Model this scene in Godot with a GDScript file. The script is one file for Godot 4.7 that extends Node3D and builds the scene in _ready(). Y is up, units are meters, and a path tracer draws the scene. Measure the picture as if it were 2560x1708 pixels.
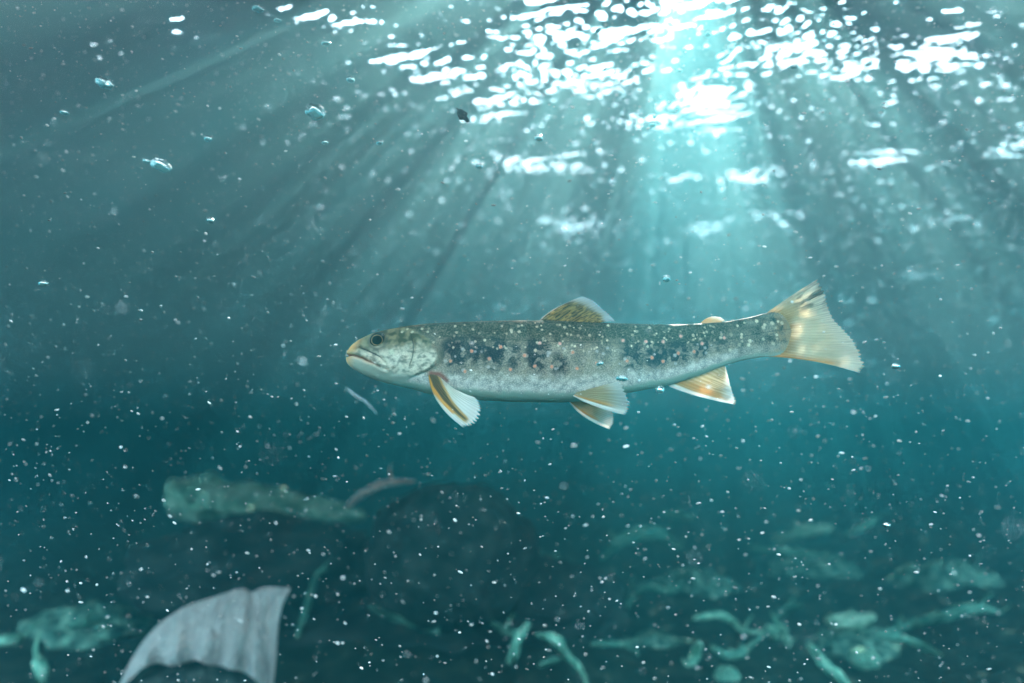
extends Node3D
# Underwater: a spotted char swims under a rippled surface, sun shafts in hazy water, driftwood on the bed.
# y is up, metres. The bed is at y = 0, the water surface at SURFACE_Y, the camera looks along -z, tilted up a little.

const EYE_Y := 0.47
const SURFACE_Y := 1.02
const PITCH := 8.0
const FOV := 53.0
const FISH_DEPTH := 0.55
const SUN_DIR := Vector3(0.2576, 0.853, -0.89)   # towards the sun

var rng := RandomNumberGenerator.new()
var taken := {}
var cam: Camera3D
var white_pixel: ImageTexture

# ---------- small helpers ----------
func lin(r: float, g: float, b: float, a := 1.0) -> Color:
	return Color(r, g, b, a).linear_to_srgb()

func numbered(called: String) -> String:
	var n: int = taken.get(called, 0)
	taken[called] = n + 1
	return called if n == 0 else "%s_%03d" % [called, n]

func tag(o: Node, label: String, category := "", group := "", kind := "") -> void:
	if label: o.set_meta("label", label)
	if category: o.set_meta("category", category)
	if group: o.set_meta("group", group)
	if kind: o.set_meta("kind", kind)

func thing(called: String, at: Vector3, label: String, category: String, group := "") -> Node3D:
	var o := Node3D.new()
	o.name = numbered(called)
	o.position = at
	add_child(o)
	tag(o, label, category, group)
	return o

func part(called: String, m: Mesh, mat: Material, parent: Node, at := Vector3.ZERO) -> MeshInstance3D:
	var o := MeshInstance3D.new()
	o.name = called if parent != self else numbered(called)
	o.mesh = m
	if mat: o.material_override = mat
	o.position = at
	parent.add_child(o, true)
	return o

# a point of the place: photograph pixel (2560 x 1708) at a distance along the lens axis
func at_px(px: float, py: float, depth: float) -> Vector3:
	var k := 2.0 * tan(deg_to_rad(FOV / 2.0)) / 1708.0
	var v := Vector3((px - 1280.0) * k, -(py - 854.0) * k, -1.0) * depth
	return Vector3(0, EYE_Y, 0) + Basis(Vector3.RIGHT, deg_to_rad(PITCH)) * v

func px_size(px: float, depth: float) -> float:
	return px * 2.0 * tan(deg_to_rad(FOV / 2.0)) / 1708.0 * depth

func on_plane(px: float, py: float, y: float) -> Vector3:
	var e := Vector3(0, EYE_Y, 0)
	var d := at_px(px, py, 1.0) - e
	return e + d * ((y - EYE_Y) / d.y)

func noise(f: float, octaves := 3, sd := 1) -> FastNoiseLite:
	var n := FastNoiseLite.new()
	n.seed = sd
	n.frequency = f
	n.noise_type = FastNoiseLite.TYPE_SIMPLEX_SMOOTH
	n.fractal_type = FastNoiseLite.FRACTAL_FBM if octaves > 1 else FastNoiseLite.FRACTAL_NONE
	n.fractal_octaves = octaves
	return n

func noise_tex(f: float, octaves: int, sd: int, ramp: Gradient = null, size := 512) -> NoiseTexture2D:
	var t := NoiseTexture2D.new()
	t.width = size; t.height = size
	t.seamless = true
	t.noise = noise(f, octaves, sd)
	if ramp: t.color_ramp = ramp
	return t

func ramp(stops: Array) -> Gradient:
	var g := Gradient.new()
	var o := PackedFloat32Array(); var c := PackedColorArray()
	for s in stops:
		o.append(s[0]); c.append(s[1])
	g.offsets = o; g.colors = c
	return g

func arrays_mesh(v: PackedVector3Array, n: PackedVector3Array, idx: PackedInt32Array, uv = null, col = null, into: ArrayMesh = null) -> ArrayMesh:
	var a := []
	a.resize(Mesh.ARRAY_MAX)
	a[Mesh.ARRAY_VERTEX] = v
	a[Mesh.ARRAY_NORMAL] = n
	a[Mesh.ARRAY_INDEX] = idx
	if uv != null: a[Mesh.ARRAY_TEX_UV] = uv
	if col != null: a[Mesh.ARRAY_COLOR] = col
	var m := into if into else ArrayMesh.new()
	m.add_surface_from_arrays(Mesh.PRIMITIVE_TRIANGLES, a)
	return m

func smooth_normals(v: PackedVector3Array, idx: PackedInt32Array) -> PackedVector3Array:
	var n := PackedVector3Array()
	n.resize(v.size())
	for k in range(0, idx.size(), 3):
		var a := idx[k]; var b := idx[k + 1]; var c := idx[k + 2]
		var f := (v[c] - v[a]).cross(v[b] - v[a])
		n[a] += f; n[b] += f; n[c] += f
	for k in n.size():
		n[k] = n[k].normalized()
	return n

# a value from a table of [x, y] pairs, smooth between them
func table(t: Array, x: float) -> float:
	var k := 0
	var last := t.size() - 1
	if x <= t[0][0]: return t[0][1]
	if x >= t[last][0]: return t[last][1]
	while t[k + 1][0] < x: k += 1
	var x0: float = t[k][0]; var x1: float = t[k + 1][0]
	var y0: float = t[k][1]; var y1: float = t[k + 1][1]
	var m0: float = (y1 - t[k - 1][1]) / (x1 - t[k - 1][0]) if k > 0 else (y1 - y0) / (x1 - x0)
	var m1: float = (t[k + 2][1] - y0) / (t[k + 2][0] - x0) if k + 2 <= last else (y1 - y0) / (x1 - x0)
	var h := x1 - x0
	var s := (x - x0) / h
	var s2 := s * s; var s3 := s2 * s
	return (2 * s3 - 3 * s2 + 1) * y0 + (s3 - 2 * s2 + s) * h * m0 + (-2 * s3 + 3 * s2) * y1 + (s3 - s2) * h * m1

# ---------- the place ----------
func _ready() -> void:
	rng.seed = 7
	# camera
	cam = Camera3D.new()
	cam.name = "camera"
	cam.fov = FOV
	cam.near = 0.02
	cam.far = 200.0
	cam.position = Vector3(0, EYE_Y, 0)
	cam.rotation_degrees = Vector3(PITCH, 0, 0)
	var lens := CameraAttributesPhysical.new()
	lens.frustum_focal_length = 24.0
	lens.exposure_aperture = 2.8
	lens.frustum_focus_distance = FISH_DEPTH - 0.012
	cam.attributes = lens
	add_child(cam)
	cam.current = true
	# sky, haze, exposure
	var we := WorldEnvironment.new()
	we.name = "environment"
	var env := Environment.new()
	env.background_mode = Environment.BG_SKY
	var sky := Sky.new()
	var sm := ProceduralSkyMaterial.new()
	sm.sky_top_color = lin(0.60, 0.68, 0.76)
	sm.sky_horizon_color = lin(0.90, 0.89, 0.85)
	sm.sky_curve = 0.15
	sm.sky_energy_multiplier = 1.5
	sm.ground_bottom_color = lin(0.006, 0.025, 0.028)
	sm.ground_horizon_color = lin(0.02, 0.07, 0.075)
	sm.ground_curve = 0.1
	sm.sun_angle_max = 40.0
	sm.sun_curve = 0.12
	sky.sky_material = sm
	env.sky = sky
	env.tonemap_mode = Environment.TONE_MAPPER_LINEAR
	env.tonemap_exposure = 8.2
	env.volumetric_fog_enabled = true
	env.volumetric_fog_density = 0.23
	env.volumetric_fog_albedo = lin(0.055, 0.62, 0.78)
	env.volumetric_fog_anisotropy = 0.66
	env.sdfgi_enabled = true
	env.ssao_enabled = true
	env.ssil_enabled = true
	we.environment = env
	add_child(we)
	# added haze layers whiten the water near the surface and show the shafts
	for layer in [[0.47, 0.08, 1.8], [0.40, 0.13, 2.2], [0.32, 0.18, 2.6], [0.22, 0.26, 3.1]]:
		var mist := FogVolume.new()
		mist.name = numbered("added_haze")
		mist.size = Vector3(6.0, layer[0], layer[2])
		mist.position = Vector3(0.0, SURFACE_Y - 0.04 - layer[0] * 0.5, -0.25 - 0.5 * layer[2])
		var fm := FogMaterial.new()
		fm.density = layer[1]
		fm.albedo = lin(0.46, 0.85, 0.85)
		mist.material = fm
		add_child(mist)
		tag(mist, "added pale haze under the surface that whitens it and shows shafts", "", "haze under the surface", "stuff")
	# sun
	var sun := DirectionalLight3D.new()
	sun.name = "sun"
	sun.light_energy = 1.6
	sun.light_angular_distance = 0.5
	sun.light_color = Color(1.0, 0.97, 0.92)
	sun.shadow_enabled = true
	add_child(sun)
	sun.look_at_from_position(SUN_DIR * 20.0, Vector3.ZERO, Vector3.UP)
	# the large structure, then the things, then the small details
	white_pixel = ImageTexture.create_from_image(solid(Color.WHITE))
	build_bed()
	build_walls()
	build_surface()
	build_wood()
	build_fish()
	build_bubbles()
	build_specks()

func solid(c: Color) -> Image:
	var im := Image.create(4, 4, false, Image.FORMAT_RGBA8)
	im.fill(c)
	return im

# ---------- the bed: one sheet of dark silt and rubble ----------
func bed_height(x: float, z: float, a: FastNoiseLite, b: FastNoiseLite) -> float:
	return 0.05 * a.get_noise_2d(x, z) + 0.02 * b.get_noise_2d(x, z) - 0.03

func build_bed() -> void:
	var big := noise(0.9, 3, 11)
	var fine := noise(6.0, 3, 12)
	var v := PackedVector3Array(); var idx := PackedInt32Array(); var uv := PackedVector2Array()
	var nx := 220; var nz := 200
	for j in nz + 1:
		var s := float(j) / nz
		var z := 0.3 - 7.0 * s - 9.0 * pow(s, 5.0)
		for i in nx + 1:
			var t := float(i) / nx * 2.0 - 1.0
			var x := 3.0 * t + 10.0 * pow(t, 5.0)
			v.append(Vector3(x, bed_height(x, z, big, fine), z))
			uv.append(Vector2(x, z) * 0.5)
	for j in nz:
		for i in nx:
			var a := j * (nx + 1) + i
			idx.append_array([a, a + nx + 1, a + 1, a + 1, a + nx + 1, a + nx + 2])
	var m := StandardMaterial3D.new()
	m.albedo_texture = noise_tex(0.03, 5, 3, ramp([[0.0, lin(0.010, 0.020, 0.018)], [0.5, lin(0.025, 0.045, 0.038)], [0.8, lin(0.05, 0.085, 0.07)], [1.0, lin(0.14, 0.22, 0.17)]]))
	m.uv1_scale = Vector3(1.7, 1.7, 1)
	m.roughness = 0.95
	m.metallic_specular = 0.1
	var o := part("lake_bed", arrays_mesh(v, smooth_normals(v, idx), idx, uv), m, self)
	tag(o, "dark silty bed under the driftwood", "", "", "structure")

# added walls: an unseen one behind the camera shades undersides, the others hide sky
func build_walls() -> void:
	var m := StandardMaterial3D.new()
	m.albedo_texture = noise_tex(0.02, 5, 9, ramp([[0.2, lin(0.03, 0.05, 0.05)], [0.8, lin(0.09, 0.12, 0.115)]]), 256)
	m.uv1_triplanar = true
	m.roughness = 0.95
	m.metallic_specular = 0.1
	for w in [["added_shade_wall", Vector3(9.0, 1.04, 0.2), Vector3(0, 0.40, 0.95), "added unseen wall behind the viewer that shades the undersides"],
			["added_wall_far", Vector3(26.0, 1.2, 0.3), Vector3(0, 0.42, -15.2), "added far wall that hides the sky, lost in the haze"],
			["added_wall_left", Vector3(0.3, 1.2, 16.0), Vector3(-12.8, 0.42, -7.2), "added left wall that hides the sky, lost in the haze"],
			["added_wall_right", Vector3(0.3, 1.2, 16.0), Vector3(12.8, 0.42, -7.2), "added right wall that hides the sky, lost in the haze"]]:
		var b := BoxMesh.new()
		b.size = w[1]
		var o := part(w[0], b, m, self, w[2])
		tag(o, w[3], "", "", "structure")

# ---------- the water surface, seen from below ----------
# Most of it mirrors the water below; openings cut into it make the glints and sun shafts.
func build_surface() -> void:
	var swell := noise(2.6, 2, 21)
	var ripple := noise(9.0, 3, 22)
	var warp := noise(3.0, 2, 25)
	var run := noise(1.0, 2, 26)
	var opening_streaks := noise(32.0, 2, 23)
	var bead := noise(95.0, 2, 24)
	# where openings bunch together: pixel centre, half width and half height in the photograph, strength
	var bunches := [
		[1370, 70, 95, 75, 0.62], [1560, 80, 150, 38, 0.42], [1010, 135, 60, 25, 0.42], [1130, 185, 90, 40, 0.40], [1240, 245, 70, 26, 0.40],
		[1330, 175, 60, 45, 0.40], [1470, 190, 130, 45, 0.42], [1760, 235, 85, 55, 0.55], [1800, 300, 45, 55, 0.42], [2000, 120, 150, 40, 0.42], [1960, 70, 140, 30, 0.25],
		[2125, 175, 75, 22, 0.42], [2330, 150, 110, 32, 0.36], [1650, 300, 85, 20, 0.36], [1330, 408, 125, 16, 0.40], [1420, 415, 60, 14, 0.36],
		[1435, 570, 68, 20, 0.42], [1765, 570, 36, 18, 0.42], [1650, 610, 30, 12, 0.32], [1715, 437, 40, 14, 0.34], [1870, 440, 75, 24, 0.45],
		[2185, 408, 52, 22, 0.42], [2530, 370, 40, 22, 0.36], [880, 60, 55, 26, 0.45], [800, 35, 60, 25, 0.3], [250, 150, 90, 18, 0.2],
		[470, 60, 80, 20, 0.2], [1700, 20, 240, 30, 0.35], [2350, 560, 60, 20, 0.26], [2290, 690, 40, 12, 0.24], [1950, 540, 60, 16, 0.2],
		[1250, -90, 130, 60, 0.45], [1560, -160, 120, 80, 0.5], [1800, -100, 160, 70, 0.5], [2150, -120, 150, 60, 0.4], [950, -160, 120, 60, 0.35], [500, -120, 120, 40, 0.2],  # unseen bunches above the view, added to send shafts down
	]
	var places := []
	for b in bunches:
		var c := on_plane(b[0], b[1], SURFACE_Y)
		var side := on_plane(b[0] + b[2], b[1], SURFACE_Y)
		var far := on_plane(b[0], b[1] + b[3], SURFACE_Y)
		places.append([c.x, c.z, 1.0 / maxf(absf(side.x - c.x), 0.01), 1.0 / maxf(absf(far.z - c.z), 0.01), b[4]])
	var rows := 600; var over := 40; var cols := 680
	var grow := pow(15.5 / 0.42, 1.0 / rows)
	var P := PackedVector3Array(); var N := PackedVector3Array(); var F := PackedFloat32Array()
	var count := (rows + over + 1) * (cols + 1)
	P.resize(count); N.resize(count); F.resize(count)
	var r := 0.42
	var k := 0
	for j in rows + over + 1:
		# first the part over and behind the camera, then rows that grow with the distance
		if j >= over: r = 0.42 * pow(grow, j - over)
		else: r = 0.42 - 0.45 * (1.0 - float(j) / over)
		var z := -r
		var half := maxf(1.7, 1.45 * r)
		for i in cols + 1:
			var u := float(i) / cols * 2.0 - 1.0
			var x := half * (0.75 * u + 0.25 * u * u * u)
			var sx := 0.010 * swell.get_noise_2d(x * 0.6, z)
			var e := 0.012
			var h0 := 0.5 * ripple.get_noise_2d(x * 0.45, z)
			var hx := 0.5 * ripple.get_noise_2d((x + e) * 0.45, z)
			var hz := 0.5 * ripple.get_noise_2d(x * 0.45, z + e)
			var amp := 0.02
			P[k] = Vector3(x, SURFACE_Y + sx + amp * h0, z)
			N[k] = Vector3(-(hx - h0) * amp / e, 1.0, -(hz - h0) * amp / e).normalized()
			var lift := 0.0
			for b in places:
				var dx: float = (x - b[0]) * b[2]
				var dz: float = (z - b[1]) * b[3]
				var q := dx * dx + dz * dz
				if q < 6.0: lift = maxf(lift, minf(b[4], 0.36) * 0.95 * exp(-q * 0.6))
			var w := 0.12 * warp.get_noise_2d(x, z)
			var g := 0.52 * opening_streaks.get_noise_2d(x * 0.40 + w, z * 2.1 + w) + 0.40 * bead.get_noise_2d(x * 0.65, z * 1.4)
			F[k] = g + lift - 0.15 * smoothstep(0.0, -0.7, x / maxf(r, 0.5)) + 0.04 * smoothstep(0.1, 0.6, x / maxf(r, 0.5)) + 0.05 * smoothstep(-2.4, -3.2, z) - WINDOW_LEVEL
			# overhead, unseen: added slits that cut the sunlight into shafts
			if z > -0.82:
				var s: float = run.get_noise_2d(x * 15.0, z * 1.6) + 0.25 * bead.get_noise_2d(x * 0.5, z * 0.3)
				F[k] = lerpf(F[k], s - 0.34 - 0.5 * smoothstep(-0.70, -0.60, z) - 0.10 * smoothstep(-0.1, -0.8, x), smoothstep(-0.82, -0.76, z))
			k += 1
	# cut the sheet along F = 0
	var va := PackedVector3Array(); var na := PackedVector3Array()
	var vc := PackedVector3Array(); var nc := PackedVector3Array()
	var vb := PackedVector3Array(); var nb := PackedVector3Array()
	for j in rows + over:
		for i in cols:
			var a := j * (cols + 1) + i
			for tri in [[a, a + 1, a + cols + 1], [a + 1, a + cols + 2, a + cols + 1]]:
				var t0: int = tri[0]; var t1: int = tri[1]; var t2: int = tri[2]
				var up := int(F[t0] > 0.0) + int(F[t1] > 0.0) + int(F[t2] > 0.0)
				if up == 0 and F[t0] + F[t1] + F[t2] > -0.10 and P[t0].z < -0.84:
					vc.append(P[t0]); vc.append(P[t1]); vc.append(P[t2])
					nc.append(N[t0]); nc.append(N[t1]); nc.append(N[t2])
				elif up == 0:
					va.append(P[t0]); va.append(P[t1]); va.append(P[t2])
					na.append(N[t0]); na.append(N[t1]); na.append(N[t2])
				elif up == 3:
					vb.append(P[t0]); vb.append(P[t1]); vb.append(P[t2])
					nb.append(N[t0]); nb.append(N[t1]); nb.append(N[t2])
				else:
					# turn the triangle until its odd corner comes first
					var odd := (up == 1)
					while (F[t0] > 0.0) != odd or (F[t1] > 0.0) == odd or (F[t2] > 0.0) == odd:
						var s := t0; t0 = t1; t1 = t2; t2 = s
					var f01 := F[t0] / (F[t0] - F[t1]); var f02 := F[t0] / (F[t0] - F[t2])
					var p01 := P[t0].lerp(P[t1], f01); var p02 := P[t0].lerp(P[t2], f02)
					var n01 := N[t0].lerp(N[t1], f01); var n02 := N[t0].lerp(N[t2], f02)
					var one_v := PackedVector3Array([P[t0], p01, p02]); var one_n := PackedVector3Array([N[t0], n01, n02])
					var two_v := PackedVector3Array([p01, P[t1], P[t2], p01, P[t2], p02]); var two_n := PackedVector3Array([n01, N[t1], N[t2], n01, N[t2], n02])
					if odd:
						vb.append_array(one_v); nb.append_array(one_n); va.append_array(two_v); na.append_array(two_n)
					else:
						va.append_array(one_v); na.append_array(one_n); vb.append_array(two_v); nb.append_array(two_n)
	var mirror := StandardMaterial3D.new()
	mirror.albedo_texture = white_pixel
	mirror.albedo_color = Color(lin(0.70, 0.92, 0.90), SHEET_ALPHA)
	mirror.transparency = BaseMaterial3D.TRANSPARENCY_ALPHA
	mirror.metallic = 1.0
	mirror.roughness = 0.06
	mirror.cull_mode = BaseMaterial3D.CULL_DISABLED
	var pane := StandardMaterial3D.new()
	pane.albedo_color = Color(0.95, 1.0, 1.0, 0.04)
	pane.transparency = BaseMaterial3D.TRANSPARENCY_ALPHA
	pane.roughness = 0.02
	pane.cull_mode = BaseMaterial3D.CULL_DISABLED
	print("surface tris ", va.size() / 3, " windows ", vb.size() / 3)
	var ia := PackedInt32Array(range(va.size())); var ib := PackedInt32Array(range(vb.size()))
	var m := arrays_mesh(va, na, ia)
	m.surface_set_material(0, mirror)
	m = arrays_mesh(vb, nb, ib, null, null, m)
	m.surface_set_material(1, pane)
	# triangles just short of an opening let part of the light through
	var half_open := mirror.duplicate()
	half_open.albedo_color.a = 0.75
	m = arrays_mesh(vc, nc, PackedInt32Array(range(vc.size())), null, null, m)
	m.surface_set_material(2, half_open)
	var o := part("water_surface", m, null, self)
	tag(o, "rippled water surface seen from below with openings cut for bright glints and shafts", "", "", "structure")

const WINDOW_LEVEL := 0.365
const SHEET_ALPHA := 0.992

# ---------- stones, driftwood, shapes built for reflections ----------
func rock_mesh(size: Vector3, sd: int, rough := 0.22, freq := 1.3, nu := 48, nv := 28) -> ArrayMesh:
	var n := noise(freq, 4, sd)
	var v := PackedVector3Array(); var idx := PackedInt32Array(); var uv := PackedVector2Array()
	for j in nv + 1:
		var p := PI * j / nv
		for i in nu + 1:
			var q := TAU * (i % nu) / nu
			var d := Vector3(sin(p) * cos(q), cos(p), sin(p) * sin(q))
			v.append(d * (1.0 + rough * n.get_noise_3dv(d * 1.4)) * size)
			uv.append(Vector2(float(i) / nu * 3.0, float(j) / nv * 1.5))
	for j in nv:
		for i in nu:
			var a := j * (nu + 1) + i
			idx.append_array([a, a + 1, a + nu + 1, a + 1, a + nu + 2, a + nu + 1])
	var nm := smooth_normals(v, idx)
	for j in nv + 1:   # close the seam
		var a := j * (nu + 1)
		var s := (nm[a] + nm[a + nu]).normalized()
		nm[a] = s; nm[a + nu] = s
	return arrays_mesh(v, nm, idx, uv)

func tube_mesh(pts: Array, rad: Array, sd: int, sides := 12, per := 7, into: ArrayMesh = null) -> ArrayMesh:
	# a bent, knotty branch through pts with a radius at each, rounded at both ends
	var c := Curve3D.new()
	for k in pts.size():
		var t: Vector3 = (pts[mini(k + 1, pts.size() - 1)] - pts[maxi(k - 1, 0)]) * 0.17
		c.add_point(pts[k], -t, t)
	var n := noise(1.0, 3, sd)
	var total: float = c.get_baked_length()
	var steps := maxi(10, pts.size() * per)
	var v := PackedVector3Array(); var idx := PackedInt32Array(); var uv := PackedVector2Array()
	for j in steps + 1:
		var s := float(j) / steps
		var p := c.sample_baked(s * total, true)
		var d := (c.sample_baked(minf(s + 0.02, 1.0) * total, true) - c.sample_baked(maxf(s - 0.02, 0.0) * total, true)).normalized()
		var side := d.cross(Vector3(0.1, 0.2, 1.0)).normalized()
		var up := side.cross(d)
		var f := s * (rad.size() - 1)
		var k := mini(int(f), rad.size() - 2) if rad.size() > 1 else 0
		var r: float = lerpf(rad[k], rad[mini(k + 1, rad.size() - 1)], f - k)
		r *= lerpf(0.5, 1.0, smoothstep(0.0, 0.3, 1.0 - s)) * lerpf(0.75, 1.0, smoothstep(0.0, 0.2, s))
		var cap := minf(s, 1.0 - s) * total / maxf(r, 1e-4)
		r *= sqrt(clampf(1.0 - pow(1.0 - minf(cap, 1.0), 2.0), 0.002, 1.0))
		for i in sides + 1:
			var q := TAU * (i % sides) / sides
			var w := 1.0 + 0.55 * n.get_noise_3d(cos(q) * 0.9, sin(q) * 0.9, s * total / maxf(rad[0], 1e-4) * 0.22)
			v.append(p + (side * cos(q) + up * sin(q)) * r * w)
			uv.append(Vector2(float(i) / sides, s * total * 4.0))
	for j in steps:
		for i in sides:
			var a := j * (sides + 1) + i
			idx.append_array([a, a + sides + 1, a + 1, a + 1, a + sides + 1, a + sides + 2])
	var nm := smooth_normals(v, idx)
	for j in steps + 1:
		var a := j * (sides + 1)
		var s := (nm[a] + nm[a + sides]).normalized()
		nm[a] = s; nm[a + sides] = s
	return arrays_mesh(v, nm, idx, uv, null, into)

func wood_material(lo: Color, mid: Color, hi: Color, sd: int) -> StandardMaterial3D:
	var m := StandardMaterial3D.new()
	m.albedo_texture = noise_tex(0.02, 4, sd, ramp([[0.15, lo], [0.5, mid], [0.85, hi]]), 256)
	m.uv1_scale = Vector3(1.0, 1.0, 1.0)
	m.roughness = 0.9
	m.metallic_specular = 0.1
	m.heightmap_enabled = true
	m.heightmap_texture = noise_tex(0.05, 4, sd + 5, null, 256)
	m.heightmap_scale = 0.3
	return m

# how far away a pixel's ray meets the bed
func bed_depth(px: float, py: float, y := 0.02) -> float:
	var p := on_plane(px, py, y) - Vector3(0, EYE_Y, 0)
	return p.dot(Basis(Vector3.RIGHT, deg_to_rad(PITCH)) * Vector3(0, 0, -1))

func build_wood() -> void:
	var mint := wood_material(lin(0.10, 0.34, 0.26), lin(0.26, 0.66, 0.50), lin(0.46, 0.82, 0.64), 31)
	var moss := wood_material(lin(0.05, 0.20, 0.16), lin(0.14, 0.42, 0.33), lin(0.28, 0.60, 0.47), 32)
	var rust := wood_material(lin(0.12, 0.04, 0.02), lin(0.32, 0.11, 0.06), lin(0.42, 0.18, 0.10), 33)
	var pink := wood_material(lin(0.32, 0.24, 0.22), lin(0.52, 0.40, 0.37), lin(0.62, 0.52, 0.48), 34)
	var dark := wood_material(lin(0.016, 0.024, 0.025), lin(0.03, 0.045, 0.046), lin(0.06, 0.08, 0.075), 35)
	var ledge := wood_material(lin(0.10, 0.25, 0.18), lin(0.30, 0.56, 0.42), lin(0.50, 0.74, 0.58), 36)
	var mossy := wood_material(lin(0.03, 0.08, 0.065), lin(0.11, 0.28, 0.23), lin(0.30, 0.62, 0.48), 38)
	# [points in the photograph, widths there, material, distance (0 = where its lowest point meets the bed), label]
	var list := [
		[[[921, 1518], [975, 1541], [1032, 1560], [1097, 1587]], [14, 20, 19, 16], moss, 0.0, "dull green straight branch sloping down right below the dark round dome"],
		[[[1120, 1412], [1140, 1436], [1160, 1458]], [12, 18, 14], rust, 1.75, "short reddish brown stick leaning beside the small dark fish"],
		[[[1163, 1462], [1178, 1484], [1194, 1506]], [18, 22, 20], mint, 1.7, "short bright mint green stub just below the reddish brown stick"],
		[[[1505, 1400], [1549, 1357], [1607, 1334], [1657, 1338], [1700, 1376]], [16, 26, 36, 32, 18], moss, 2.3, "thick pale green log arching high like a bridge, right of centre"],
		[[[1346, 1436], [1369, 1400], [1404, 1403], [1446, 1433], [1470, 1470]], [14, 20, 16, 14, 10], moss, 2.1, "thin branch bent into an upside-down V left of the arched log"],
		[[[1411, 1502], [1457, 1516], [1488, 1541], [1507, 1577]], [12, 17, 16, 12], moss, 1.9, "hooked branch curving down below the upside-down V branch"],
		[[[1503, 1510], [1534, 1525], [1555, 1548]], [12, 14, 12], moss, 1.9, "small curved twig between the hooked branch and the S-shaped branch"],
		[[[1561, 1530], [1588, 1487], [1618, 1470], [1664, 1479], [1695, 1477]], [12, 18, 18, 14, 14], moss, 2.0, "S-shaped branch rising to a level tip under the arched log"],
		[[[1225, 1556], [1262, 1578], [1296, 1592]], [14, 18, 14], mint, 0.0, "left arm stick running into the bright Y-shaped driftwood"],
		[[[1323, 1562], [1295, 1596], [1285, 1633], [1277, 1664]], [16, 26, 24, 20], mint, 0.0, "bright mint green upright driftwood shaped like a Y near bottom centre"],
		[[[1340, 1588], [1388, 1601], [1414, 1636], [1450, 1675], [1468, 1712]], [12, 30, 20, 18, 16], mint, 0.0, "driftwood with a bright knobbed bend, right of the Y-shaped piece"],
		[[[1345, 1668], [1372, 1656], [1400, 1650]], [10, 16, 12], moss, 0.0, "short level twig between the Y-shaped piece and the knobbed bend"],
		[[[1478, 1614], [1519, 1612], [1568, 1616], [1598, 1642]], [10, 15, 15, 12], moss, 0.0, "faint low branch with a drooping right end, right of the knobbed driftwood"],
		[[[1750, 1610], [1740, 1640], [1723, 1668]], [18, 26, 20], mint, 0.0, "stubby green stick leaning left under the pale wavy branch"],
		[[[1655, 1284], [1695, 1288], [1740, 1297]], [14, 20, 14], moss, 2.6, "faint short log above and right of the arched log"],
		[[[1875, 1370], [1960, 1380], [2066, 1391]], [12, 17, 14], moss, 2.4, "faint long straight branch lying nearly level, right of the arched log"],
		[[[1930, 1356], [2004, 1332], [2085, 1320]], [20, 32, 26], ledge, 2.8, "broad faint log just above the long level branch"],
		[[[2118, 1340], [2155, 1320], [2196, 1297]], [14, 19, 12], moss, 2.6, "faint branch rising to the right beside the broad faint log"],
		[[[1735, 1550], [1794, 1540], [1832, 1555], [1862, 1580], [1930, 1584]], [12, 20, 18, 16, 14], mint, 0.0, "pale wavy branch sinking to the right, lower right of the picture"],
		[[[1920, 1572], [1940, 1586], [1972, 1578]], [18, 32, 20], mint, 0.0, "bright short chunk at the right end of the pale wavy branch"],
		[[[1935, 1550], [1965, 1528], [2008, 1512]], [12, 16, 14], moss, 1.75, "dim twig slanting up right from above the bright chunk"],
		[[[1962, 1590], [1970, 1604], [1975, 1622]], [14, 20, 14], mint, 0.0, "small nub standing below the bright short chunk"],
		[[[2022, 1612], [2066, 1663], [2124, 1716]], [18, 28, 24], mint, 0.0, "bright thick branch slanting down to the bottom edge at right"],
		[[[1775, 1618], [1820, 1640], [1866, 1630], [1848, 1612]], [16, 24, 26, 12], moss, 0.0, "curled green root like a hook between stubby stick and bright chunk"],
		[[[2068, 1554], [2120, 1556], [2192, 1543]], [24, 38, 26], ledge, 1.75, "broad rounded log piece right of the bright short chunk"],
		[[[2194, 1590], [2254, 1597], [2311, 1620], [2360, 1642]], [14, 22, 20, 14], moss, 0.0, "dim branch sloping down right in the lower right corner area"],
		[[[2215, 1582], [2290, 1560], [2368, 1541], [2445, 1522], [2505, 1535]], [14, 22, 28, 22, 14], moss, 1.8, "long dim branch rising right to a knot, far lower right"],
		[[[2372, 1404], [2410, 1410], [2446, 1420]], [12, 16, 12], moss, 2.5, "faintest short branch far right above the long dim one"],
		[[[90, 1648], [98, 1675], [108, 1716]], [20, 30, 28], mint, 0.0, "upright pale green stick standing at the bottom left corner"],
		[[[-20, 1610], [20, 1603], [50, 1598]], [24, 32, 18], mint, 0.0, "bright green stump cut by the left edge of the picture"],
		[[[150, 1570], [215, 1558], [280, 1543]], [12, 22, 16], moss, 0.0, "dim branch left of the grey shape, rising to the right"],
		[[[410, 1540], [430, 1460], [455, 1388]], [10, 13, 10], moss, 1.9, "thin bluish upright stalk behind the grey shape"],
		[[[740, 1600], [765, 1520], [790, 1440], [815, 1425]], [12, 16, 14, 10], moss, 1.6, "thin bent stalk right of the grey shape's pointed corner"],
		[[[865, 1272], [900, 1240], [940, 1218], [985, 1207], [1040, 1204]], [12, 20, 20, 17, 12], pink, 1.42, "pinkish grey curved reflection built as a branch against the dark round dome"],  # a pinkish reflection in the glass, built as a branch
	]
	var sd := 100
	for b in list:
		var pts := []; var rad := []
		var low := 0.0; var lowx := 0.0
		for p in b[0]:
			if p[1] > low: low = p[1]; lowx = p[0]
		var depth: float = b[3] if b[3] > 0.0 else clampf(bed_depth(lowx, low, 0.03), 1.15, 3.0)
		var k := 0
		for p in b[0]:
			var dz := depth + 0.05 * sin(k * 1.7 + sd)
			pts.append(at_px(p[0], p[1], dz))
			rad.append(px_size(b[1][k], dz) * 0.5)
			k += 1
		var base: Vector3 = pts[0]
		for q in pts:
			if q.y < base.y: base = q
		var local := []
		for q in pts: local.append(q - base)
		var m := tube_mesh(local, rad, sd)
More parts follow.
